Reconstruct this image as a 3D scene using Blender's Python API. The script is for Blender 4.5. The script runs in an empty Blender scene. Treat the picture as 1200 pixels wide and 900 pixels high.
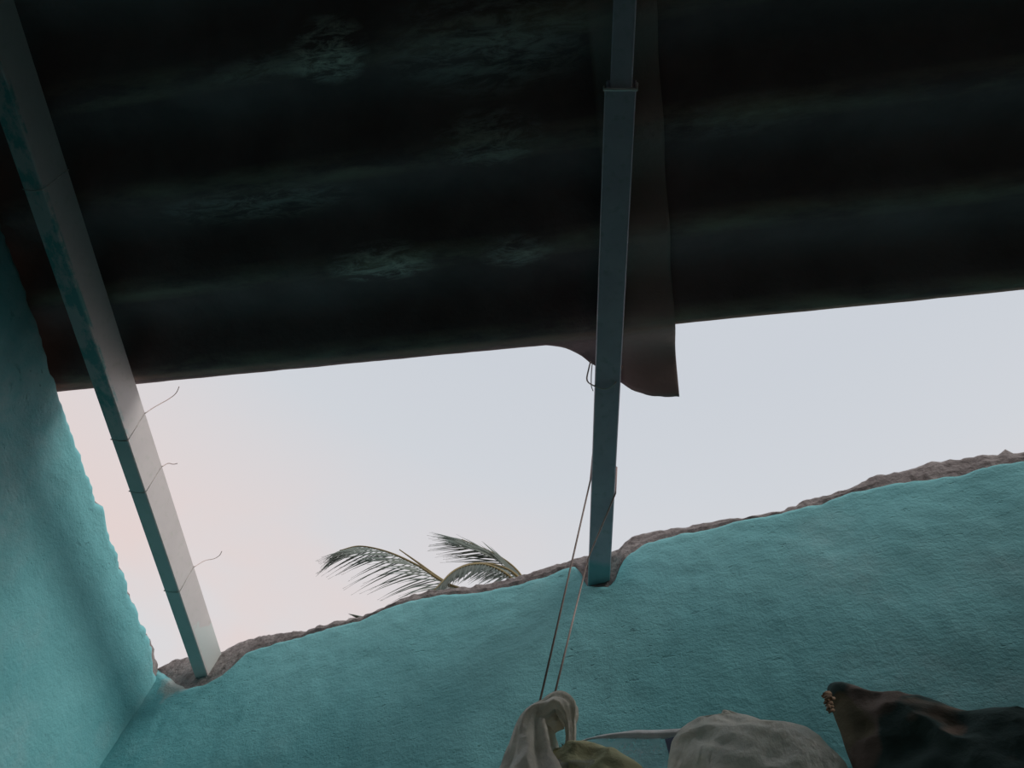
import bpy, bmesh, math, random
from mathutils import Vector, Matrix, noise
random.seed(7)
S = bpy.context.scene
COL = S.collection

# ------------------------------------------------------------------ camera
F = 900.0                                   # focal length in pixels of the 1200 x 900 frame
CAMZ = 1.55
def _n(a): return Vector(a).normalized()
_zx = 752.0
_Y = _n((45.0, 1530.0, F))                  # direction of the purlins in camera space (right, down, forward)
_Z = _n((_zx-600.0, -(F*F+45.0*(_zx-600.0))/1530.0, F))   # plumb direction
_X = _Y.cross(_Z)
CAM = Vector((0, 0, CAMZ))
cd = bpy.data.cameras.new('camera'); cam = bpy.data.objects.new('camera', cd); COL.objects.link(cam)
cd.sensor_width = 36.0; cd.lens = 36.0*F/1200.0; cd.clip_start = 0.02; cd.clip_end = 300
R = Matrix(((_X[0], -_X[1], -_X[2]), (_Y[0], -_Y[1], -_Y[2]), (_Z[0], -_Z[1], -_Z[2])))
cam.matrix_world = Matrix.Translation(CAM) @ R.to_4x4()
S.camera = cam

# ------------------------------------------------------------------ sky and exposure
S.view_settings.view_transform = 'Standard'; S.view_settings.look = 'None'
S.view_settings.gamma = 1.0; S.view_settings.use_curve_mapping = False
S.view_settings.exposure = 0.0
W = bpy.data.worlds.new('sky'); S.world = W; W.use_nodes = True
nt = W.node_tree; nt.nodes.clear(); N = nt.nodes.new; L = nt.links.new
out = N('ShaderNodeOutputWorld'); bg = N('ShaderNodeBackground'); L(bg.outputs[0], out.inputs[0])
tc = N('ShaderNodeTexCoord'); sep = N('ShaderNodeSeparateXYZ'); L(tc.outputs['Generated'], sep.inputs[0])
mp = N('ShaderNodeMapping'); mp.inputs['Scale'].default_value = (2.2, 2.2, 4.5); L(tc.outputs['Generated'], mp.inputs[0])
nz = N('ShaderNodeTexNoise'); nz.inputs['Scale'].default_value = 1.5; nz.inputs['Detail'].default_value = 4; nz.inputs['Roughness'].default_value = 0.5
L(mp.outputs[0], nz.inputs[0])
low = N('ShaderNodeMapRange'); low.inputs[1].default_value = 0.78; low.inputs[2].default_value = 0.57; L(sep.outputs[2], low.inputs[0])
cl = N('ShaderNodeMapRange'); cl.inputs[1].default_value = 0.28; cl.inputs[2].default_value = 0.58; L(nz.outputs[0], cl.inputs[0])
mu = N('ShaderNodeMath'); mu.operation = 'MULTIPLY'; L(low.outputs[0], mu.inputs[0]); L(cl.outputs[0], mu.inputs[1])
lo2 = N('ShaderNodeMapRange'); lo2.inputs[1].default_value = 0.86; lo2.inputs[2].default_value = 0.60; L(sep.outputs[2], lo2.inputs[0])
m1 = N('ShaderNodeMix'); m1.data_type = 'RGBA'; L(lo2.outputs[0], m1.inputs[0])
m1.inputs[6].default_value = (0.60, 0.635, 0.69, 1); m1.inputs[7].default_value = (0.69, 0.70, 0.725, 1)
m2 = N('ShaderNodeMix'); m2.data_type = 'RGBA'; L(mu.outputs[0], m2.inputs[0]); L(m1.outputs[2], m2.inputs[6])
m2.inputs[7].default_value = (0.78, 0.645, 0.62, 1)
L(m2.outputs[2], bg.inputs[0]); bg.inputs[1].default_value = 1.0

# the hazy low sun, a soft disc behind thin cloud, from the right and a little behind
sd = bpy.data.lights.new('hazy_sun', 'SUN'); sd.energy = 1.55; sd.angle = math.radians(28); sd.color = (1.0, 0.97, 0.93)
sun = bpy.data.objects.new('hazy_sun', sd); COL.objects.link(sun)
sun.rotation_euler = Vector((-0.70, 0.44, -0.66)).to_track_quat('-Z', 'Y').to_euler()

# ------------------------------------------------------------------ helpers
def ray(px, py):
    v = Vector((px-600.0, py-450.0, F)); return Vector((v.dot(_X), v.dot(_Y), v.dot(_Z)))
def on_plane(px, py, p, nn):
    r = ray(px, py); return CAM + r*((p-CAM).dot(nn)/r.dot(nn))
def tag(o, label=None, cat=None, group=None, kind=None):
    if label: o['label'] = label
    if cat: o['category'] = cat
    if group: o['group'] = group
    if kind: o['kind'] = kind
    return o
def link(name, me, mats, parent=None, smooth=True):
    o = bpy.data.objects.new(name, me); COL.objects.link(o)
    for m in (mats if isinstance(mats, (list, tuple)) else [mats]): me.materials.append(m)
    if parent: o.parent = parent
    if smooth:
        for p in me.polygons: p.use_smooth = True
    return o
def mesh(name, v, f, mats, parent=None, smooth=True, mi=None):
    me = bpy.data.meshes.new(name); me.from_pydata([tuple(a) for a in v], [], f); me.update()
    o = link(name, me, mats, parent, smooth)
    if mi:
        for p, i in zip(me.polygons, mi): p.material_index = i
    return o
def empty(name, loc=(0, 0, 0)):
    o = bpy.data.objects.new(name, None); COL.objects.link(o); o.location = loc; o.empty_display_size = 0.05; return o
def fbm(p, s, o=3): return noise.fractal(Vector(p)*s, 1.0, 2.0, o)
def lerp_table(tab, x):
    if x <= tab[0][0]:
        a, b = tab[0], tab[1]
    elif x >= tab[-1][0]:
        a, b = tab[-2], tab[-1]
    else:
        for a, b in zip(tab, tab[1:]):
            if a[0] <= x <= b[0]: break
    return a[1] + (b[1]-a[1])*(x-a[0])/max(1e-9, b[0]-a[0])
def smooth_path(pts, n):
    pts = [Vector(p) for p in pts]; P = [pts[0]*2-pts[1]] + pts + [pts[-1]*2-pts[-2]]; out_ = []
    for i in range(1, len(P)-2):
        for k in range(n):
            t = k/n; a, b, c, d = P[i-1], P[i], P[i+1], P[i+2]
            out_.append(0.5*((2*b)+(c-a)*t+(2*a-5*b+4*c-d)*t*t+(3*b-a-3*c+d)*t**3))
    out_.append(P[-2]); return out_
def tube_data(pts, rad, seg=8, fold=0.0, folds=5, v=None, f=None):
    v = [] if v is None else v; f = [] if f is None else f; base = len(v); n = len(pts)
    up = Vector((0.3, 0.5, 0.81)); prev = None
    for i, p in enumerate(pts):
        t = (pts[min(i+1, n-1)]-pts[max(i-1, 0)]).normalized()
        a = prev - t*prev.dot(t) if prev else up - t*up.dot(t)
        a.normalize(); prev = a; b = t.cross(a)
        r = rad[i] if isinstance(rad, (list, tuple)) else rad
        for k in range(seg):
            w = 2*math.pi*k/seg
            rr = r*(1+fold*math.sin(folds*w+3*fbm(p, 9, 2))+0.6*fold*math.sin((folds+4)*w+i*0.05))
            v.append(p+a*rr*math.cos(w)+b*rr*math.sin(w))
    for i in range(n-1):
        for k in range(seg):
            k2 = (k+1) % seg
            f.append((base+i*seg+k, base+i*seg+k2, base+(i+1)*seg+k2, base+(i+1)*seg+k))
    f.append(tuple(base+k for k in reversed(range(seg)))); f.append(tuple(base+(n-1)*seg+k for k in range(seg)))
    return v, f
def tube(name, pts, rad, mat, parent=None, seg=8, **kw):
    v, f = tube_data(pts, rad, seg, **kw); return mesh(name, v, f, mat, parent)

# ------------------------------------------------------------------ materials
class Mat:
    def __init__(s, name, rough=0.8, spec=0.3, metal=0.0):
        s.m = bpy.data.materials.new(name); s.m.use_nodes = True; s.t = s.m.node_tree
        s.b = s.t.nodes['Principled BSDF']; s.b.inputs['Roughness'].default_value = rough
        s.b.inputs['Specular IOR Level'].default_value = spec; s.b.inputs['Metallic'].default_value = metal
        s.tc = s.t.nodes.new('ShaderNodeTexCoord')
    def n(s, k): return s.t.nodes.new(k)
    def l(s, a, b): s.t.links.new(a, b)
    def coord(s, scale=(1, 1, 1), rot=(0, 0, 0), loc=(0, 0, 0)):
        m = s.n('ShaderNodeMapping'); m.inputs['Scale'].default_value = scale; m.inputs['Rotation'].default_value = rot
        m.inputs['Location'].default_value = loc; s.l(s.tc.outputs['Object'], m.inputs[0]); return m.outputs[0]
    def noise(s, scale, detail=4, rough=0.55, vec=None, lo=0.35, hi=0.65, dist=0.0):
        q = s.n('ShaderNodeTexNoise'); q.inputs['Scale'].default_value = scale; q.inputs['Detail'].default_value = detail
        q.inputs['Roughness'].default_value = rough; q.inputs['Distortion'].default_value = dist
        s.l(vec or s.tc.outputs['Object'], q.inputs[0]); return s.rng(q.outputs[0], lo, hi)
    def rng(s, v, lo, hi, a=0.0, b=1.0):
        r = s.n('ShaderNodeMapRange'); r.inputs[1].default_value = lo; r.inputs[2].default_value = hi
        r.inputs[3].default_value = a; r.inputs[4].default_value = b; s.l(v, r.inputs[0]); return r.outputs[0]
    def math(s, op, a, b=None):
        q = s.n('ShaderNodeMath'); q.operation = op
        for i, x in enumerate((a, b)):
            if x is None: continue
            if isinstance(x, (int, float)): q.inputs[i].default_value = x
            else: s.l(x, q.inputs[i])
        return q.outputs[0]
    def mix(s, fac, a, b):
        q = s.n('ShaderNodeMix'); q.data_type = 'RGBA'
        if isinstance(fac, (int, float)): q.inputs[0].default_value = fac
        else: s.l(fac, q.inputs[0])
        for x, i in ((a, 6), (b, 7)):
            if isinstance(x, tuple): q.inputs[i].default_value = (*x, 1)
            else: s.l(x, q.inputs[i])
        return q.outputs[2]
    def color(s, c):
        if isinstance(c, tuple): s.b.inputs['Base Color'].default_value = (*c, 1)
        else: s.l(c, s.b.inputs['Base Color'])
    def bump(s, h, strength=0.4, dist=0.004):
        q = s.n('ShaderNodeBump'); q.inputs['Strength'].default_value = strength; q.inputs['Distance'].default_value = dist
        if s.b.inputs['Normal'].links: s.l(s.b.inputs['Normal'].links[0].from_socket, q.inputs['Normal'])
        s.l(h, q.inputs['Height']); s.l(q.outputs[0], s.b.inputs['Normal'])
    def sep(s):
        q = s.n('ShaderNodeSeparateXYZ'); s.l(s.tc.outputs['Object'], q.inputs[0]); return q.outputs

def wall_paint(name, bare=None):
    m = Mat(name, 0.75, 0.25)
    base = m.mix(m.noise(2.3, 5), (0.16, 0.455, 0.485), (0.205, 0.52, 0.545))
    chalk = m.math('MULTIPLY', m.noise(1.7, 6, 0.6, lo=0.48, hi=0.72), m.noise(24, 4, 0.7, lo=0.25, hi=0.7))
    base = m.mix(m.math('MULTIPLY', chalk, 0.6), base, (0.52, 0.62, 0.63))
    dirt = m.math('MULTIPLY', m.noise(3.1, 5, 0.6, lo=0.55, hi=0.75), 0.35)
    base = m.mix(dirt, base, (0.12, 0.34, 0.36))
    pits = m.math('MULTIPLY', m.noise(38, 3, 0.6, m.coord((1, 1, 2.2)), 0.63, 0.70), m.noise(2.6, 4, 0.6, None, 0.45, 0.62))
    base = m.mix(m.math('MULTIPLY', pits, 0.55), base, (0.09, 0.24, 0.26))
    if bare:
        q = m.n('ShaderNodeVectorMath'); q.operation = 'DISTANCE'; m.l(m.tc.outputs['Object'], q.inputs[0]); q.inputs[1].default_value = bare
        e = m.math('ADD', q.outputs['Value'], m.math('MULTIPLY', m.noise(22, 5, 0.6, lo=0.2, hi=0.8), 0.06))
        base = m.mix(m.rng(e, 0.105, 0.075, 0, 0.85), base, (0.46, 0.45, 0.42))
    m.color(base)
    m.bump(pits, 0.5, -0.004)
    m.bump(m.noise(30, 5, 0.6, m.coord((1, 1, 1.7)), 0.3, 0.75), 0.3, 0.004)
    m.bump(m.noise(130, 4, 0.65, None, 0.3, 0.75), 0.4, 0.0025)
    return m.m
M_wall = wall_paint('turquoise_paint')
def concrete():
    m = Mat('broken_mortar', 0.95, 0.1)
    c = m.mix(m.noise(9, 5), (0.20, 0.183, 0.18), (0.31, 0.288, 0.28))
    c = m.mix(m.noise(60, 4, lo=0.45, hi=0.7), c, (0.15, 0.135, 0.13)); m.color(c)
    m.bump(m.noise(70, 5), 0.5, 0.006); return m.m
M_con = concrete()
def plain(name, c, rough=0.8, spec=0.3, metal=0.0, n=None, c2=None):
    m = Mat(name, rough, spec, metal)
    m.color(m.mix(m.noise(n or 12, 4), c, c2 or tuple(x*0.75 for x in c))); return m.m
def roof_mat(name, spots, s_end=None):
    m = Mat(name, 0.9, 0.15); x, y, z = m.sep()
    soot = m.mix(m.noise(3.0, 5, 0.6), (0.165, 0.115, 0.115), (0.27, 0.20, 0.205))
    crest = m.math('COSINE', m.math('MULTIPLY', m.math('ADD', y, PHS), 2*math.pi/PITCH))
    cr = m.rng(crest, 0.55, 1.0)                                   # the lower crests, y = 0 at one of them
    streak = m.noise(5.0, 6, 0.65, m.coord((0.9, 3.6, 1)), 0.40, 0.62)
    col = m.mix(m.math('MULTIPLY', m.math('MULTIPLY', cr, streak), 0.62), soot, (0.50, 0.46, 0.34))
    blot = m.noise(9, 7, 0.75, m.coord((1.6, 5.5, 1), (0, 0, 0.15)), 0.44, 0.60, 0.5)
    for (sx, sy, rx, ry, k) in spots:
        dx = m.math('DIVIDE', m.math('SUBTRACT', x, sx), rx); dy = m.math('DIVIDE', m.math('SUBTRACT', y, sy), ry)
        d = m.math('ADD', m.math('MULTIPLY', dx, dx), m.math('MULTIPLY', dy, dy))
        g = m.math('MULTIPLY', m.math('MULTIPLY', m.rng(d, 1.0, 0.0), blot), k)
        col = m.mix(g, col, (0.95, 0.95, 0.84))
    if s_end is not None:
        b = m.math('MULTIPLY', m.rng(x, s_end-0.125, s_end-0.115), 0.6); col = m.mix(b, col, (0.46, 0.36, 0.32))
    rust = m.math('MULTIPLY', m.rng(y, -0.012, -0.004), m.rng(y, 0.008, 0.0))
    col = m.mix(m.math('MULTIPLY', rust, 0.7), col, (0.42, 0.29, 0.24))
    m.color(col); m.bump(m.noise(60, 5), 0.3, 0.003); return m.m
def steel(name, axis_paint=None, smear=None, warm=0.0, lime=None):
    m = Mat(name, 0.55, 0.4, 0.25); x, y, z = m.sep()
    c = m.mix(m.noise(14, 5, 0.6), (0.60, 0.54, 0.62), (0.68, 0.62, 0.69))
    c = m.mix(m.noise(55, 3, lo=0.55, hi=0.75), c, (0.50, 0.49, 0.52))
    if warm: c = m.mix(warm, c, (0.60, 0.585, 0.50))
    if axis_paint:
        e = m.math('ADD', y, m.math('MULTIPLY', m.noise(30, 4, lo=0.2, hi=0.8), 0.02))
        c = m.mix(m.rng(e, axis_paint-0.01, axis_paint+0.012, 0, 0.8), c, (0.20, 0.50, 0.53))
    if smear:
        ya, yb, k = smear
        g = m.math('MULTIPLY', m.rng(y, yb, yb-0.12), m.noise(20, 6, 0.7, m.coord((1, 0.6, 1)), 0.47, 0.56))
        under = m.rng(z, 0.012, 0.008)
        c = m.mix(m.math('MULTIPLY', m.math('MULTIPLY', g, under), k), c, (0.13, 0.42, 0.41))
    if lime:                                                       # mortar smeared over the end set in the wall
        e = m.math('ADD', m.math('ADD', y, m.math('MULTIPLY', z, -0.9)), m.math('MULTIPLY', m.noise(25, 4, lo=0.2, hi=0.8), 0.05))
        c = m.mix(m.math('MULTIPLY', m.rng(e, lime-0.005, lime+0.005), m.rng(z, 0.004, 0.012)), c, (0.62, 0.66, 0.64))
    m.color(c); return m.m
def film(name, col, trans=0.35, rough=0.3, sub=0.5):
    m = Mat(name, rough, 0.5)
    c = m.mix(m.noise(25, 5, 0.6), col, tuple(x*0.72 for x in col)); m.color(c)
    m.bump(m.noise(45, 5, 0.6, m.coord((1, 1, 0.5)), 0.3, 0.7), 0.5, 0.006)
    tr = m.n('ShaderNodeBsdfTransparent'); tl = m.n('ShaderNodeBsdfTranslucent'); m.l(c, tl.inputs[0])
    a = m.n('ShaderNodeMixShader'); a.inputs[0].default_value = sub; m.l(m.b.outputs[0], a.inputs[1]); m.l(tl.outputs[0], a.inputs[2])
    b = m.n('ShaderNodeMixShader'); b.inputs[0].default_value = trans; m.l(a.outputs[0], b.inputs[1]); m.l(tr.outputs[0], b.inputs[2])
    o = m.t.nodes['Material Output']; m.l(b.outputs[0], o.inputs[0]); return m.m

# ------------------------------------------------------------------ frame of the gable wall
HP = CAMZ+1.40                                         # underside of the right purlin
UP = Vector((0, 0, 1))
A = Vector((-0.022, 1.387, 0)); B = Vector((-1.135, 1.83, 0))
WD = (A-B).normalized()                                # along the wall, left to right
ND = Vector((WD.y, -WD.x, 0))                          # out of the wall, into the room
def gab(px, py, d=0.0):                                # pixel -> point on the plane d in front of the wall
    return on_plane(px, py, A+ND*d, ND)
def uz(p): return ((p-A).dot(WD), p.z)
def wp(u, z, d=0.0): return Vector((A.x+WD.x*u+ND.x*d, A.y+WD.y*u+ND.y*d, z))
cornerp = gab(192, 784); XL = cornerp.x
u_left = uz(cornerp)[0]
XR = 2.35; YB = -2.3
u_right = (XR-A.x)/WD.x

top_px = [(188,778),(192,775),(200,770),(215,766),(222,768),(240,765),(258,760),(275,750),(300,742),(330,738),(355,735),(385,726),(420,718),(455,705),(470,696),(500,689),(540,684),(580,678),(605,671),(640,661),(668,652),(683,646),(700,646),(716,643),(725,636),(740,625),(760,618),(785,615),(800,613),(840,604),(880,600),(910,594),(960,577),(1000,565),(1020,553),(1060,546),(1090,537),(1130,531),(1165,527),(1178,521),(1185,527),(1200,523),(1240,512)]
pnt_px = [(188,786),(200,795),(215,805),(240,800),(262,788),(275,776),(290,762),(320,752),(355,742),(385,733),(420,725),(460,707),(480,701),(520,694),(560,692),(600,683),(640,672),(660,664),(672,660),(680,670),(686,684),(713,685),(721,674),(727,657),(737,645),(755,635),(775,628),(800,622),(840,615),(860,608),(910,600),(960,588),(1000,573),(1040,565),(1090,558),(1130,553),(1160,543),(1200,537),(1240,524)]
top_t = sorted(uz(gab(*p)) for p in top_px); pnt_t = sorted(uz(gab(*p)) for p in pnt_px)
def ztop(u):
    z = lerp_table(top_t, min(u, top_t[-1][0]+0.0))
    if u > top_t[-1][0]: z += 0.10*(u-top_t[-1][0])
    return z+0.004*fbm((u, 0, 3), 18, 4)+0.0015*noise.cell(Vector((u*70, 1, 0)))
def zpnt(u):
    z = lerp_table(pnt_t, min(u, pnt_t[-1][0]))
    if u > pnt_t[-1][0]: z += 0.10*(u-pnt_t[-1][0])
    return min(z+0.004*fbm((u, 5, 3), 30, 4), ztop(u)-0.008)

M_gab = wall_paint('turquoise_paint_gable', tuple(gab(216, 790)+Vector((0, 0, -0.015))))
def build_gable():
    v, f, mi = [], [], []; NU = 440; NV = 110; TH = 0.15
    us = [u_left-0.14 + (u_right+0.05-u_left+0.14)*i/NU for i in range(NU+1)]
    rows = None
    for u in us:
        col = []; zp, zt = zpnt(u), ztop(u)
        for j in range(NV+1):
            t = j/NV; z = zp*(1-(1-t)**1.9)
            d = 0.0035*fbm((u, 0, z), 7, 3)+0.0020*fbm((u, 9, z), 28, 3)
            d -= 0.010*max(0, 1-(zp-z)/0.02)**2                     # plaster rounds over at the broken rim
            col.append(wp(u, z, d))
        for j in range(1, 7):                                       # broken mortar sloping back
            t = j/6; z = zp+(zt-zp)*t
            d = -0.004-0.010*t+0.004*fbm((u, 2, z), 40, 4)+0.002*noise.cell(Vector((u*55, z*55, 0)))
            col.append(wp(u, z+0.0015*fbm((u, 7, z), 50, 2), d))
        for j in range(1, 4):
            t = j/3; col.append(wp(u, zt-0.012*t+0.004*fbm((u, t*3, 4), 18, 3), -0.016-(TH-0.016)*t))
        col.append(wp(u, 0, -TH)); rows = len(col); v += col
    for i in range(NU):
        for j in range(rows-1):
            a = i*rows+j; f.append((a, a+rows, a+rows+1, a+1)); mi.append(0 if j < NV or j == rows-2 else 1)
    o = mesh('wall_back', v, f, [M_gab, M_con], mi=mi)
    tag(o, 'turquoise plastered back wall with a broken stepped top edge', kind='structure'); return o
build_gable()

# left wall, along Y, ragged top
edge_px = [(20,300),(43,363),(72,453),(88,500),(100,535),(112,568),(125,590),(133,622),(146,655),(158,690),(168,722),(178,742),(187,752),(192,768),(193,776)]
PL = Vector((XL, 0, 0)); NX = Vector((1, 0, 0))
edge_t = sorted((p.y, p.z) for p in (on_plane(x, y, PL, NX) for x, y in edge_px))
def lw_top(y):
    yy = max(y, edge_t[0][0]); return lerp_table(edge_t, min(yy, edge_t[-1][0]))+0.004*fbm((y, 1, 0), 25, 4)+0.004*noise.cell(Vector((y*60, 4, 0)))
def build_left():
    v, f, mi = [], [], []; NY = 300; NV = 80; rows = None
    yend = cornerp.y+0.06
    for i in range(NY+1):
        y = YB-0.1+(yend-YB+0.1)*i/NY; zt = lw_top(y); col = []
        chip = max(0.0, fbm((y, 3, 1), 11, 3))
        zp = zt-0.006-0.035*chip*max(0, min(1, (y-0.75)/0.5))
        if y > cornerp.y-0.16: zp -= 0.035*min(1, (y-cornerp.y+0.16)/0.1)
        for j in range(NV+1):
            t = j/NV; z = zp*(1-(1-t)**1.8)
            d = 0.006*fbm((0, y, z), 4, 3)+0.002*fbm((3, y, z), 26, 3)-0.010*max(0, 1-(zp-z)/0.02)**2
            col.append(Vector((XL+d, y, z)))
        for j in range(1, 4):
            t = j/3; col.append(Vector((XL-0.010-0.02*t+0.006*fbm((1, y, t), 45, 3), y, zp+(zt-zp)*t)))
        for j in range(1, 3): col.append(Vector((XL-0.03-0.06*j, y, zt-0.01*j+0.006*fbm((j, y, 0), 30, 3))))
        col.append(Vector((XL-0.15, y, 0))); rows = len(col); v += col
    for i in range(NY):
        for j in range(rows-1):
            a = i*rows+j; f.append((a, a+1, a+rows+1, a+rows)); mi.append(0 if j < NV or j == rows-2 else 1)
    f = [tuple(reversed(q)) for q in f]
    o = mesh('wall_left', v, f, [M_wall, M_con], mi=mi)
    tag(o, 'turquoise plastered left wall with a chipped sloping top edge', kind='structure')
build_left()

def box_data(x0, x1, y0, y1, z0, z1):
    v = [(x, y, z) for x in (x0, x1) for y in (y0, y1) for z in (z0, z1)]
    return v, [(0, 1, 3, 2), (4, 6, 7, 5), (0, 4, 5, 1), (2, 3, 7, 6), (0, 2, 6, 4), (1, 5, 7, 3)]
def boxes(name, bl, mat, parent=None):
    v, f = [], []
    for b in bl:
        a, c = box_data(*b); k = len(v); v += a; f += [tuple(i+k for i in q) for q in c]
    return mesh(name, v, f, mat, parent, smooth=False)
M_floor = plain('grey_cement_floor', (0.22, 0.21, 0.20), 0.9, 0.2, n=5)
M_out = plain('dry_ground', (0.20, 0.17, 0.12), 0.95, 0.1, n=2)
ZR = CAMZ+1.52
tag(boxes('floor', [(XL-0.15, XR+0.15, YB-0.15, 2.15, -0.08, 0.0)], M_floor), kind='structure')
tag(boxes('wall_right', [(XR, XR+0.15, YB-0.15, 1.2, 0, ZR+0.02)], M_wall), kind='structure')
DX0, DX1, DZ = 0.2, 0.95, 1.95  # unseen doorway, added and sized for the fill light it lets in
tag(boxes('wall_front', [(XL-0.15, DX0, YB-0.15, YB, 0, ZR-0.08), (DX1, XR, YB-0.15, YB, 0, ZR-0.08), (DX0, DX1, YB-0.15, YB, DZ, ZR-0.08)], M_wall), kind='structure')
tag(boxes('ground', [(-60, 60, -60, 90, -0.3, -0.09)], M_out), kind='structure')

# ------------------------------------------------------------------ roof of corrugated sheets
PHS = 0.014; PITCH = 0.205; AMP = 0.024; TH_R = math.radians(3.0)
RN = Vector((-math.sin(TH_R), 0, math.cos(TH_R)))
RP = Vector((-0.05, 0, HP+0.125))
def roof_pt(px, py): return on_plane(px, py, RP, RN)
_e0, _e1 = roof_pt(160, 445), roof_pt(1200, 343)
SD = (_e1-_e0).normalized(); TD = RN.cross(SD)          # along the corrugation / across it towards the gable wall
RO = roof_pt(790, 377)                                  # origin: on the edge, at the lap
def st(px, py): p = roof_pt(px, py)-RO; return p.dot(SD), p.dot(TD)
RM = Matrix(((SD.x, TD.x, RN.x, RO.x), (SD.y, TD.y, RN.y, RO.y), (SD.z, TD.z, RN.z, RO.z), (0, 0, 0, 1)))
S_END = st(782, 230)[0]
brk = sorted(st(x, y) for x, y in [(640,402),(655,405),(665,410),(678,420),(690,430),(708,440),(725,447),(740,454),(760,458.5),(780,459.5),(794,459)])
def edge_left(s): 
    if s < brk[0][0]: return lerp_table([(-1.9, st(60, 457)[1]), st(400, 424), brk[0]], s)+0.0015*fbm((s, 0, 0), 14, 3)
    return lerp_table(brk, s)+0.0012*fbm((s, 0, 0), 60, 2)
def edge_right(s): return 0.0+0.0012*fbm((s, 2, 0), 20, 3)
ceil = empty('ceiling', tuple(RO)); tag(ceil, 'dark roof of sooty corrugated fibre cement sheets', kind='structure')
bpy.context.view_layer.update()
def wave(t): return -AMP*math.cos(2*math.pi*(t+PHS)/PITCH)
def sheet(s0, s1, t0, edge, lift, mat, ns, ntn, label=None):
    v, f = [], []
    for i in range(ns+1):
        s = s0+(s1-s0)*i/ns; t1 = edge(s)
        for j in range(ntn+1):
            t = t0+(t1-t0)*j/ntn
            v.append((s, t, wave(t)+lift+0.002*fbm((s, t, 0), 3, 2)))
    k = len(v); n1 = ntn+1
    v += [(a, b, c+0.007) for a, b, c in v]
    for i in range(ns):
        for j in range(ntn):
            a = i*n1+j; f.append((a, a+1, a+n1+1, a+n1)); f.append((k+a, k+a+n1, k+a+n1+1, k+a+1))
    for i in range(ns):
        a = i*n1; f.append((a, a+n1, k+a+n1, k+a)); a += ntn; f.append((a, k+a, k+a+n1, a+n1))
    for j in range(ntn):
        f.append((j, k+j, k+j+1, j+1)); a = ns*n1+j; f.append((a, a+1, k+a+1, k+a))
    o = mesh('roof_sheet', v, f, mat); o.parent = ceil
    o.matrix_local = Matrix.Translation(-RO) @ RM
    if label: o['label'] = label
    return o
spots = [(*st(388, 58), 0.085, 0.065, 1.0), (*st(330, 75), 0.16, 0.03, 0.35), (*st(575, 45), 0.22, 0.12, 0.35), (*st(575, 160), 0.12, 0.06, 0.5), (*st(450, 305), 0.13, 0.05, 0.8), (*st(605, 292), 0.085, 0.045, 0.5), (*st(300, 240), 0.25, 0.05, 0.3)]
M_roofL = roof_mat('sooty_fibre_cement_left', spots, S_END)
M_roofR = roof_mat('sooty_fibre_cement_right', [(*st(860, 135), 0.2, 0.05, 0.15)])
SL = -2.1; SR = 2.9
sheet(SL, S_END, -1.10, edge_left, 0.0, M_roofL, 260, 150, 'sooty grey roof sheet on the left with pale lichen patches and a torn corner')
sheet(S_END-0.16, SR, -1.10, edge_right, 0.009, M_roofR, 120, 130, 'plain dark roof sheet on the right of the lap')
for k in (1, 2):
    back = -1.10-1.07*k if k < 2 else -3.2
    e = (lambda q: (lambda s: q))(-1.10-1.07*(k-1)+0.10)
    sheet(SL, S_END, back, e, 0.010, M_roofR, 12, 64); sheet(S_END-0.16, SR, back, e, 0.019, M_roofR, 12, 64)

# ------------------------------------------------------------------ steel purlins (lipped channels, web to the right)
PW, PH = 0.050, 0.098
def channel_data(w, h, y0, y1):
    t = 0.0022; lip = 0.016
    prof = [(-w/2, lip), (-w/2, 0.002), (-w/2+0.002, 0), (w/2-0.002, 0), (w/2, 0.002), (w/2, h-0.002), (w/2-0.002, h), (-w/2+0.002, h), (-w/2, h-0.002), (-w/2, h-lip),
            (-w/2+t, h-lip), (-w/2+t, h-t), (w/2-t, h-t), (w/2-t, t), (-w/2+t, t), (-w/2+t, lip)]
    n = len(prof); v = []; NS = 40
    for i in range(NS+1):
        y = y0+(y1-y0)*i/NS
        v += [(x, y, z) for x, z in prof]
    f = []
    for i in range(NS):
        for k in range(n):
            k2 = (k+1) % n; f.append((i*n+k, i*n+k2, (i+1)*n+k2, (i+1)*n+k))
    for b, rev in ((0, False), (NS*n, True)):
        for q in ((0, 1, 14, 15), (1, 2, 3, 14), (3, 4, 13, 14), (4, 5, 12, 13), (5, 6, 7, 12), (7, 8, 11, 12), (8, 9, 10, 11)):
            q = tuple(b+i for i in q); f.append(tuple(reversed(q)) if rev else q)
    return v, f
def purlin(x, z, yw, label, mat, joint=None, PW=PW, PH=PH):
    r = empty('steel_purlin', (x, 0, z)); tag(r, label, 'purlin', 'steel purlins under the roof')
    if joint is None:
        v, f = channel_data(PW, PH, YB-0.05, yw+0.06); mesh('channel', v, f, mat, r, smooth=False)
    else:
        v, f = channel_data(PW+0.004, PH, joint, yw+0.06); mesh('channel', v, f, mat, r, smooth=False)
        v, f = channel_data(PW-0.012, PH-0.008, YB-0.05, joint+0.25)
        v = [(a+0.001, b, c+0.0045) for a, b, c in v]; mesh('channel', v, f, mat, r, smooth=False)['label'] = 'narrower channel sleeved into the front one'
        # bright rolled rim at the mouth of the outer channel
        w = PW+0.006; rim = [Vector((-w/2, joint, 0.03)), Vector((-w/2, joint, 0.0)), Vector((w/2, joint, 0.0)), Vector((w/2, joint, 0.06))]
        tube('rim', rim, 0.0028, M_rim, r, 6)['label'] = 'bright cut rim of the outer channel'
    return r
M_steelL = steel('galvanised_steel_left', None, (0, 1.05, 0.85), 0.55, 1.66)
M_steelR = steel('galvanised_steel_right', 1.335)
M_rim = plain('bare_cut_steel', (0.88, 0.86, 0.82), 0.5, 0.5, 0.0)
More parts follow.
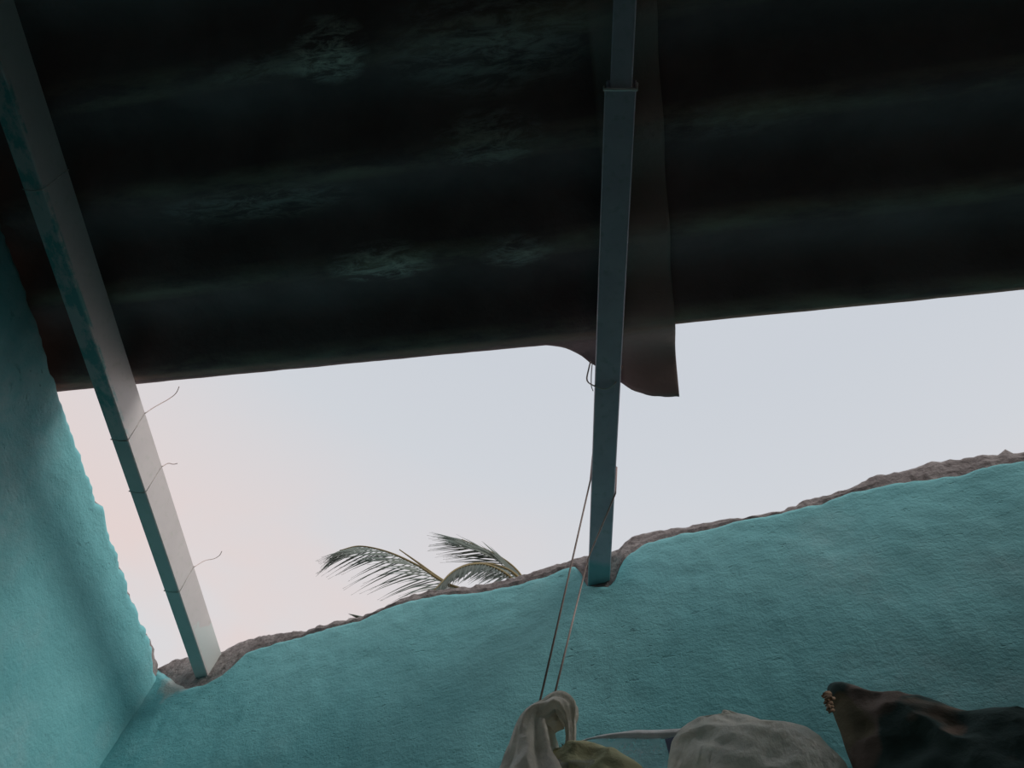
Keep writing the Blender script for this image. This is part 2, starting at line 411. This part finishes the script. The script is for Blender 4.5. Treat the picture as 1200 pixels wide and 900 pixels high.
pr = purlin(-0.022, HP, 1.387, 'steel purlin in the middle, spliced above and entering the notch in the back wall', M_steelR, 0.237)
pl = purlin(-1.1565, HP-0.058, 1.84, 'pale steel purlin beside the left wall, wrapped with wire ties', M_steelL, None, 0.043, 0.086)

# ------------------------------------------------------------------ wire ties on the purlins
M_wire = film('pale_plastic_strip', (0.88, 0.82, 0.78), 0.0, 0.4, 0.35)
M_wire2 = plain('pink_plastic_tie', (0.72, 0.58, 0.54), 0.6, 0.3, n=80)
XLp, ZLp = -1.1565, HP-0.058; PW, PH = 0.043, 0.086
def left_tie(yb, ys, tail_px, label, r=0.0013):
    h = PW/2+r*0.8
    loop = [(XLp-h, yb+0.02, ZLp+0.05), (XLp-h, yb, ZLp-r), (XLp, yb+0.004, ZLp-r*1.2), (XLp+h, yb, ZLp-r), (XLp+h+0.0005, (yb+ys)/2, ZLp+PH*0.5), (XLp+h, ys, ZLp+PH-0.004), (XLp+h, ys, ZLp+PH+r*0.5)]
    p = [Vector(q) for q in loop]
    rt = empty('tie_wire', tuple(p[3])); tag(rt, label, 'wire', 'wires wrapped around the left purlin')
    bpy.context.view_layer.update()
    o = Vector(p[3]); p = [q-o for q in p]
    wrap = tube('wrap', p, r, M_wire, rt, 6)
    for vx in wrap.data.vertices:                                  # a flat plastic strip pulled tight on the faces
        a = vx.co+o; fx, fz = XLp+PW/2, ZLp
        if a.x > fx-0.001: a.x = fx+0.0003+max(0, a.x-fx)*0.05
        elif a.z < fz+0.001: a.z = fz-0.0003-max(0, fz-a.z)*0.2
        vx.co = a-o
    if tail_px:
        pts = [p[-1]+Vector((0, 0, -0.004))]
        for i, (x, y) in enumerate(tail_px): pts.append(on_plane(x, y, Vector((XLp+h+0.004+0.012*i, 0, 0)), Vector((0.8, -0.6, 0)).normalized() if False else Vector((1, 0, 0)))-o)
        tube('tail', smooth_path(pts, 5), r*0.8, M_wire2, rt, 6)
def side_y(px, py): return on_plane(px, py, Vector((XLp+PW/2, 0, 0)), NX).y
def bot_y(px, py): return on_plane(px, py, Vector((0, 0, ZLp)), UP).y
left_tie(bot_y(45, 222), side_y(78, 200), None, 'faint wire wrapped high on the left purlin under the dark roof')
left_tie(bot_y(148, 516), side_y(172, 482), [(181, 477), (197, 468), (206, 461), (210, 453)], 'wire tie with the longest upturned tail, just below the roof edge')
left_tie(bot_y(170, 577), side_y(191, 545), [(197, 543), (203, 544), (208, 543)], 'wire tie with a short stubby tail, middle of the left purlin')
left_tie(bot_y(212, 694), side_y(230, 660), [(240, 657), (250, 655), (257, 651), (260, 646)], 'wire tie with a thin curled tail, lowest on the left purlin')

PW, PH = 0.050, 0.098
# wire loop holding the torn sheet to the middle purlin
def mid_pt(px, py, dz=0.0, dy=0.0): q = on_plane(px, py, Vector((0, 0, HP+dz)), UP); q.y += dy; return q
lp = [mid_pt(692, 424, .10), mid_pt(690, 432, .06), mid_pt(688, 446, .03), mid_pt(698, 453, -.003), mid_pt(710, 456, -.004), mid_pt(721, 449, -.003), mid_pt(726, 440, .03), mid_pt(725, 430, .09)]
t_ = empty('tie_wire', tuple(lp[4])); tag(t_, 'wire loop round the middle purlin at the torn sheet corner', 'wire')
o0 = lp[4].copy()
tube('loop', [q-o0 for q in smooth_path(lp, 4)], 0.0017, M_wire, t_, 6)
lp2 = [mid_pt(694, 426, .09), mid_pt(693, 438, .05), mid_pt(693, 452, .01), mid_pt(695, 458, .02)]
tube('strand', [q-o0 for q in smooth_path(lp2, 4)], 0.0011, M_wire, t_, 6)
lp3 = [mid_pt(725, 431, .088), mid_pt(727, 427, .082), mid_pt(729, 431, .075), mid_pt(724, 438, .06), mid_pt(723, 450, .02)]
tube('twisted_end', [q-o0 for q in smooth_path(lp3, 4)], 0.0015, plain('rusty_wire', (0.42, 0.25, 0.17), 0.8, 0.2, n=90), t_, 6)

# ------------------------------------------------------------------ hanging cord
DB = 0.30
def bagp(px, py, d=DB): return gab(px, py, d)
M_cord = plain('brown_grey_cord', (0.46, 0.37, 0.34), 0.9, 0.1, n=200)
ca = mid_pt(690, 562, .0); cb = mid_pt(714, 577, .0)
knot1 = bagp(629, 838, DB); knot2 = bagp(648, 822, DB)
xa, xb = -0.022-PW/2-0.004, -0.022+PW/2+0.004
ca = Vector((xa, ca.y, HP-0.002)); cb = Vector((xb, cb.y, HP-0.002))
path = [knot1, ca.lerp(knot1, 0.5)+Vector((0, 0, -0.004)), ca, Vector((xa, ca.y, HP+PH)), Vector((xa+0.01, ca.y, HP+PH+0.004)), Vector((xb-0.01, cb.y, HP+PH+0.004)), Vector((xb, cb.y, HP+PH)), cb]
pb = mid_pt(689, 655, -0.03)
path += [pb, pb.lerp(knot2, 0.5), knot2]
oc = empty('hanging_cord', tuple(knot1)); tag(oc, 'thin double cord hung over the middle purlin down to the knotted bag', 'cord')
tube('strand', [q-knot1 for q in path[:6]], 0.0019, M_cord, oc, 7)
tube('strand', [q-knot1 for q in path[5:]], 0.0019, M_cord, oc, 7)

# ------------------------------------------------------------------ shelf and bags
ZS = CAMZ+0.50
M_wood = plain('unpainted_board', (0.30, 0.23, 0.16), 0.8, 0.2, n=6)
sh = empty('wall_shelf', tuple(wp(0.5, ZS, 0.18))); tag(sh, 'plain wooden board shelf on the back wall carrying the bags', 'shelf')
ang = math.atan2(WD.y, WD.x); sh.rotation_euler = (0, 0, ang)
boxes('board', [(-0.65, 1.15, -0.20, 0.172, -0.025, 0.0)], M_wood, sh)
for bx in (-0.45, 0.95): boxes('bracket', [(bx, bx+0.03, -0.15, 0.172, -0.05, -0.025), (bx, bx+0.03, 0.145, 0.172, -0.22, -0.025)], M_steelR, sh)

def mound(name, outline, d, depth, mat, parent_loc=None, nr=46, ns=72, wr=0.008, fs=14, power=0.62, name2=None, zbase=None, stretch=(1, 1, 1), parent=None, po=Vector((0, 0, 0))):
    """A bag standing on the shelf: rings stacked up inside an outline seen square to the wall."""
    P = [uz(bagp(x, y, d)) for x, y in outline]
    zb = ZS+0.0015 if zbase is None else zbase
    P = [P[0]]+P[1:]
    zt = max(z for u, z in P)
    def ext(z):
        us = []
        n = len(P)
        for i in range(n):
            a, b = P[i], P[(i+1) % n]
            if (a[1]-z)*(b[1]-z) <= 0 and abs(a[1]-b[1]) > 1e-9:
                us.append(a[0]+(b[0]-a[0])*(z-a[1])/(b[1]-a[1]))
        return (min(us), max(us)) if us else None
    zlo = min(z for u, z in P); v, f = [], []
    for j in range(nr+1):
        t = j/nr; tt = 1-(1-t)**1.6; z = zb+(zt-0.0015-zb)*tt
        e = ext(max(z, zlo+0.002)) or ext(zt-0.004)
        c, hw = (e[0]+e[1])/2, (e[1]-e[0])/2
        hd = min(depth*(max(0.0, 1-tt**1.5))**power+0.006, 1.4*hw+0.01)
        if j == nr: hw *= 0.25; hd *= 0.3
        for k in range(ns):
            w = 2*math.pi*k/ns; cx, sy = math.cos(w), math.sin(w)
            u = c+hw*math.copysign(abs(cx)**0.85, cx); dd = d+hd*math.copysign(abs(sy)**0.85, sy)
            q = Vector((u*stretch[0], dd*stretch[1], z*stretch[2]))
            amp = wr*(0.35+0.65*abs(sy))
            nn = amp*(1-2*abs(fbm(q, fs, 3)))+amp*0.35*fbm(q, fs*3, 2)-amp*0.6
            fade = min(1.0, (z-zb)/0.01)
            u += nn*cx*0.3; dd = dd+nn*sy
            v.append(wp(u, z+fade*nn*0.3, dd)-po)
    for j in range(nr):
        for k in range(ns):
            k2 = (k+1) % ns; f.append((j*ns+k, j*ns+k2, (j+1)*ns+k2, (j+1)*ns+k))
    f.append(tuple(reversed(range(ns)))); f.append(tuple(nr*ns+k for k in range(ns)))
    return mesh(name, v, f, mat, parent)

# knotted bag: twisted handle loop over a bag holding a yellow-green bundle
M_bag = film('cream_plastic_film', (0.85, 0.79, 0.68), 0.10, 0.35, 0.35)
M_clear = film('thin_clear_film', (0.62, 0.66, 0.70), 0.62, 0.25, 0.4)
M_big = film('milky_plastic_film', (0.86, 0.80, 0.70), 0.28, 0.32, 0.3)
M_rimf = film('rolled_white_film', (0.66, 0.66, 0.66), 0.1, 0.35, 0.3)
def cloth(name, a, b, c=None):
    m = Mat(name, 0.9, 0.15); k = m.mix(m.noise(9, 5, 0.6, m.coord((0.6, 1, 2.5), (0.3, 0.2, 0.4))), a, b)
    if c: k = m.mix(m.noise(5, 3, lo=0.5, hi=0.62), k, c)
    m.color(k); m.bump(m.noise(40, 4), 0.4, 0.004); return m.m
M_yel = cloth('yellow_green_cloth', (0.62, 0.58, 0.36), (0.46, 0.46, 0.28), (0.55, 0.42, 0.24))
kb = empty('knotted_bag', tuple(bagp(640, 900))); tag(kb, 'cream plastic carrier bag with a twisted looped handle, under the cord', 'bag')
o0 = bagp(640, 900)
hp = [(632,975),(627,930),(625,900),(626,875),(627,858),(632,846),(645,838),(656,832),(664,836),(668,848),(669,862),(668,876),(664,888)]
hr = [.075, .055, .041, .033, .029, .026, .023, .024, .020, .009, .0075, .008, .010]
pts = [bagp(x, y, DB+0.0*i) for i, (x, y) in enumerate(hp)]
sp = smooth_path(pts, 6); rr = [lerp_table([(i*6, r) for i, r in enumerate(hr)], k) for k in range(len(sp))]
tube('handle', [q-o0 for q in sp], rr, M_bag, kb, 40, fold=0.16, folds=6)
mound('bag_body', [(560,1000),(585,945),(612,905),(640,893),(680,890),(730,905),(770,940),(790,1000)], DB, 0.075, M_clear, parent=kb, po=o0, wr=0.010)
yb = mound('cloth_bundle', [(640,960),(642,892),(648,878),(660,873),(690,874),(715,880),(742,892),(758,903),(768,960)], DB-0.01, 0.075, M_yel, wr=0.012, fs=11)
tag(yb, 'yellow-green cloth bundle inside the knotted bag', 'cloth')

# clear sheet with rolled white hem between the two bags
cs = empty('plastic_sheet', tuple(bagp(735, 900, 0.075))); tag(cs, 'clear plastic sheet with a rolled white hem, between the two bags', 'plastic sheet')
o1 = bagp(735, 900, 0.075); v, f = [], []
hem = [(672,872),(690,866),(710,863),(740,861),(765,861),(790,860),(815,858)]
hp3 = smooth_path([bagp(x, y, 0.075) for x, y in hem], 5)
for i, p in enumerate(hp3):
    for j in range(15):
        t = j/14; q = p+Vector((0, 0, -t*(p.z-ZS-0.003)))+ND*(0.008*t+0.012*fbm((p.x, t*0.4, 1), 16, 3)*t); v.append(q-o1)
for i in range(len(hp3)-1):
    for j in range(14):
        a = i*15+j; f.append((a, a+1, a+16, a+15))
mesh('film', v, f, M_clear, cs)
n3 = len(hp3); hr3 = [0.0015+0.0055*min(1, max(0, (i-6)/10)) for i in range(n3)]
tube('hem', [q-o1 for q in hp3], hr3, M_rimf, cs, 12, fold=0.12, folds=3)
M_navy = plain('navy_plastic', (0.03, 0.05, 0.10), 0.5, 0.4)
tg = [bagp(779, 866, 0.087), bagp(796, 862, 0.087), bagp(793, 874, 0.089), bagp(785, 888, 0.089)]
vv = [q-o1 for q in tg]+[q-o1-ND*0.003 for q in tg]
mesh('label', vv, [(0, 1, 2, 3), (7, 6, 5, 4), (0, 4, 5, 1), (1, 5, 6, 2), (2, 6, 7, 3), (3, 7, 4, 0)], M_navy, cs, smooth=False)['label'] = 'dark navy tab hanging under the hem'

bb = mound('plastic_bag', [(784,980),(783,915),(784,890),(789,868),(797,856),(806,848),(816,843),(828,846),(840,845),(847,833),(853,831),(862,834),(882,842),(906,851),(930,853),(950,856),(963,864),(976,880),(994,899),(999,925),(1000,990)], 0.20, 0.085, M_big, wr=0.010, fs=13, power=0.9)
tag(bb, 'big milky crumpled plastic bag, left of the camouflage bundle', 'bag')

# camouflage bundle
def camo():
    m = Mat('camouflage_cloth', 0.9, 0.12)
    w = m.coord((1, 1, 0.75), (0.2, 0.1, 0.3))
    k = m.mix(m.noise(5.5, 2, 0.5, w, 0.47, 0.50), (0.19, 0.155, 0.135), (0.065, 0.105, 0.100))
    k = m.mix(m.noise(6.5, 2, 0.5, m.coord((1, 1, 1.3), (0, 0.5, 0), (3, 1, 2)), 0.61, 0.66), k, (0.24, 0.18, 0.14))
    k = m.mix(m.noise(7, 2, 0.5, m.coord((1, 1, 1.3), (0, 0.5, 0), (7, 4, 1)), 0.54, 0.57), k, (0.16, 0.145, 0.10))
    m.color(k); m.bump(m.noise(30, 4), 0.4, 0.004); return m.m
M_camo = camo()
DC = 0.19
cbag = empty('camouflage_bundle', tuple(bagp(1090, 900, DC))); tag(cbag, 'dark camouflage cloth bundle at the right, frayed tip pointing left', 'bundle')
o2 = bagp(1090, 900, DC)
mound('wrap', [(1030,985),(1010,925),(999,900),(990,875),(983,855),(976,835),(970,820),(970,808),(976,804),(985,803),(1000,808),(1012,813),(1022,817),(1050,819),(1080,822),(1105,829),(1125,835),(1150,839),(1200,842),(1260,848),(1330,870),(1370,990)], DC, 0.085, M_camo, parent=cbag, po=o2, wr=0.014, fs=8, nr=64, ns=110, power=0.85)
M_fray = plain('peach_frayed_cloth', (0.52, 0.36, 0.25), 0.9, 0.1, n=60)
v, f = [], []
for k in range(16):
    a = bagp(972+random.uniform(-2, 6), 812+k*1.35, DC+0.035+random.uniform(-.01, .01)); b = bagp(963+random.uniform(-1, 3)+k*0.45, 813+k*1.4+random.uniform(0, 3), DC+0.04)
    tube_data([a-o2, (a.lerp(b, 0.5)+Vector((0, 0, 0.002)))-o2, b-o2], [0.0026, 0.0022, 0.0010], 6, v=v, f=f)
fr = mesh('frayed_tip', v, f, M_fray, cbag); fr['kind'] = 'stuff'; fr['label'] = 'peach frayed tip'

# ------------------------------------------------------------------ coconut palm beyond the wall
PY = 12.0; PYN = Vector((0, 1, 0))
def pp(px, py, dy=0.0): return on_plane(px, py, Vector((0, PY+dy, 0)), PYN)
M_leaf = plain('palm_green', (0.13, 0.17, 0.155), 0.6, 0.3, n=2, c2=(0.16, 0.19, 0.165))
M_rach = plain('palm_rachis', (0.24, 0.20, 0.10), 0.7, 0.3, n=3)
M_trunk = plain('palm_trunk', (0.19, 0.16, 0.13), 0.95, 0.1, n=8)
crown = pp(622, 716)
palm = empty('coconut_palm', (crown.x+0.7, crown.y, -0.09)); tag(palm, 'coconut palm behind the back wall with feathery fronds leaning left', 'palm tree')
po = Vector(palm.location)
tp = smooth_path([po, po.lerp(crown, 0.4)+Vector((0.25, 0, 0)), po.lerp(crown, 0.8)+Vector((0.1, 0, 0)), crown], 30)
tube('trunk', [q-po for q in tp], [0.19-0.07*i/len(tp)+0.012*(i % 3 == 0) for i in range(len(tp))], M_trunk, palm, 14)
def frond(path, nl, length, down, side, fwd, start, width=0.035, curl=0.5, label=None, upmix=0.0, ends=0.55):
    sp_ = smooth_path(path, 10); n_ = len(sp_)
    fr_ = tube('frond', [q-po for q in sp_], [0.035*(1-0.88*i/n_)+0.004 for i in range(n_)], M_rach, palm, 6)
    v, f = [], []
    for sgn in (-1, 1):
        for k in range(nl):
            t = start+(1-start)*(k+0.3*random.random())/nl; x = t*(n_-1); i = min(int(x), n_-2); p = sp_[i].lerp(sp_[i+1], x-i)
            T = (sp_[i+1]-sp_[i]).normalized(); sv = T.cross(UP).normalized()*sgn
            d0 = (T*(fwd+0.5*t)+sv*side*(0.8+0.4*random.random())-UP*(down*(0.8+0.4*random.random()))+UP*upmix*(1 if sgn > 0 else 0)).normalized()
            Ln = length*(0.55+0.45*math.sin(math.pi*min(1, 0.18+0.82*(t-start)/(1-start))**0.9))*(0.85+0.3*random.random())
            Ln *= ends if t > 0.97 else 1
            q = p.copy(); base = len(v); m_ = 5; wv = d0.cross(Vector((0.1, 1, 0.2))).normalized()
            for s_ in range(m_+1):
                w_ = width*(0.55+0.9*min(1, s_/1.5))*(1-(s_/m_)**2)*0.5+0.002
                v += [q+wv*w_-po, q-wv*w_-po+Vector((0, 0.012, 0))]
                d0 = (d0-UP*curl*0.14).normalized(); q = q+d0*(Ln/m_)
            for s_ in range(m_): f.append((base+2*s_, base+2*s_+1, base+2*s_+3, base+2*s_+2))
    lf = mesh('leaflets', v, f, M_leaf, fr_, smooth=False); lf['kind'] = 'stuff'
    if label: fr_['label'] = label
    return fr_
frond([crown, pp(575, 700, -.1), pp(524, 684, -.3), pp(490, 663, -.5), pp(455, 647, -.6), pp(422, 640, -.7), pp(398, 645, -.8)], 42, 1.30, 0.62, 0.30, 0.72, 0.22, width=0.034, curl=0.75, label='largest frond, arching left')
frond([crown, pp(620, 695, .2), pp(607, 670, .3), pp(585, 652, .3), pp(560, 640, .3), pp(541, 632, .3)], 36, 1.40, 0.45, 0.20, 0.72, 0.2, curl=0.1, label='upright frond at the right')
frond([crown, pp(612, 684, -.2), pp(598, 669, -.3), pp(575, 661, -.4), pp(550, 661, -.5), pp(530, 670, -.6), pp(516, 684, -.6)], 40, 0.68, 0.75, 0.25, 0.6, 0.3, label='small frond drooping under the upright one')
frond([crown, pp(560, 722, .5), pp(500, 728, .8), pp(450, 728, .9), pp(420, 724, 1.0)], 24, 0.60, -0.10, 0.25, 1.0, 0.5, curl=0.1, label='low frond with only its tip over the wall')
spr = tube('spear_leaf', [q-po for q in smooth_path([crown, pp(560, 705), pp(518, 680), pp(492, 661), pp(468, 644)], 8)], [0.05*(1-i/34)+0.008 for i in range(33)], M_rach, palm, 6)
for a_ in (-0.2, 0.5, 1.2, 1.9, 4.2, 5.1):
    dv = Vector((math.cos(a_), math.sin(a_), 0)); 
    frond([crown, crown+dv*0.8+UP*0.15, crown+dv*1.7-UP*0.3, crown+dv*2.4-UP*1.1, crown+dv*2.8-UP*2.0], 30, 0.8, 0.6, 0.5, 0.6, 0.2)
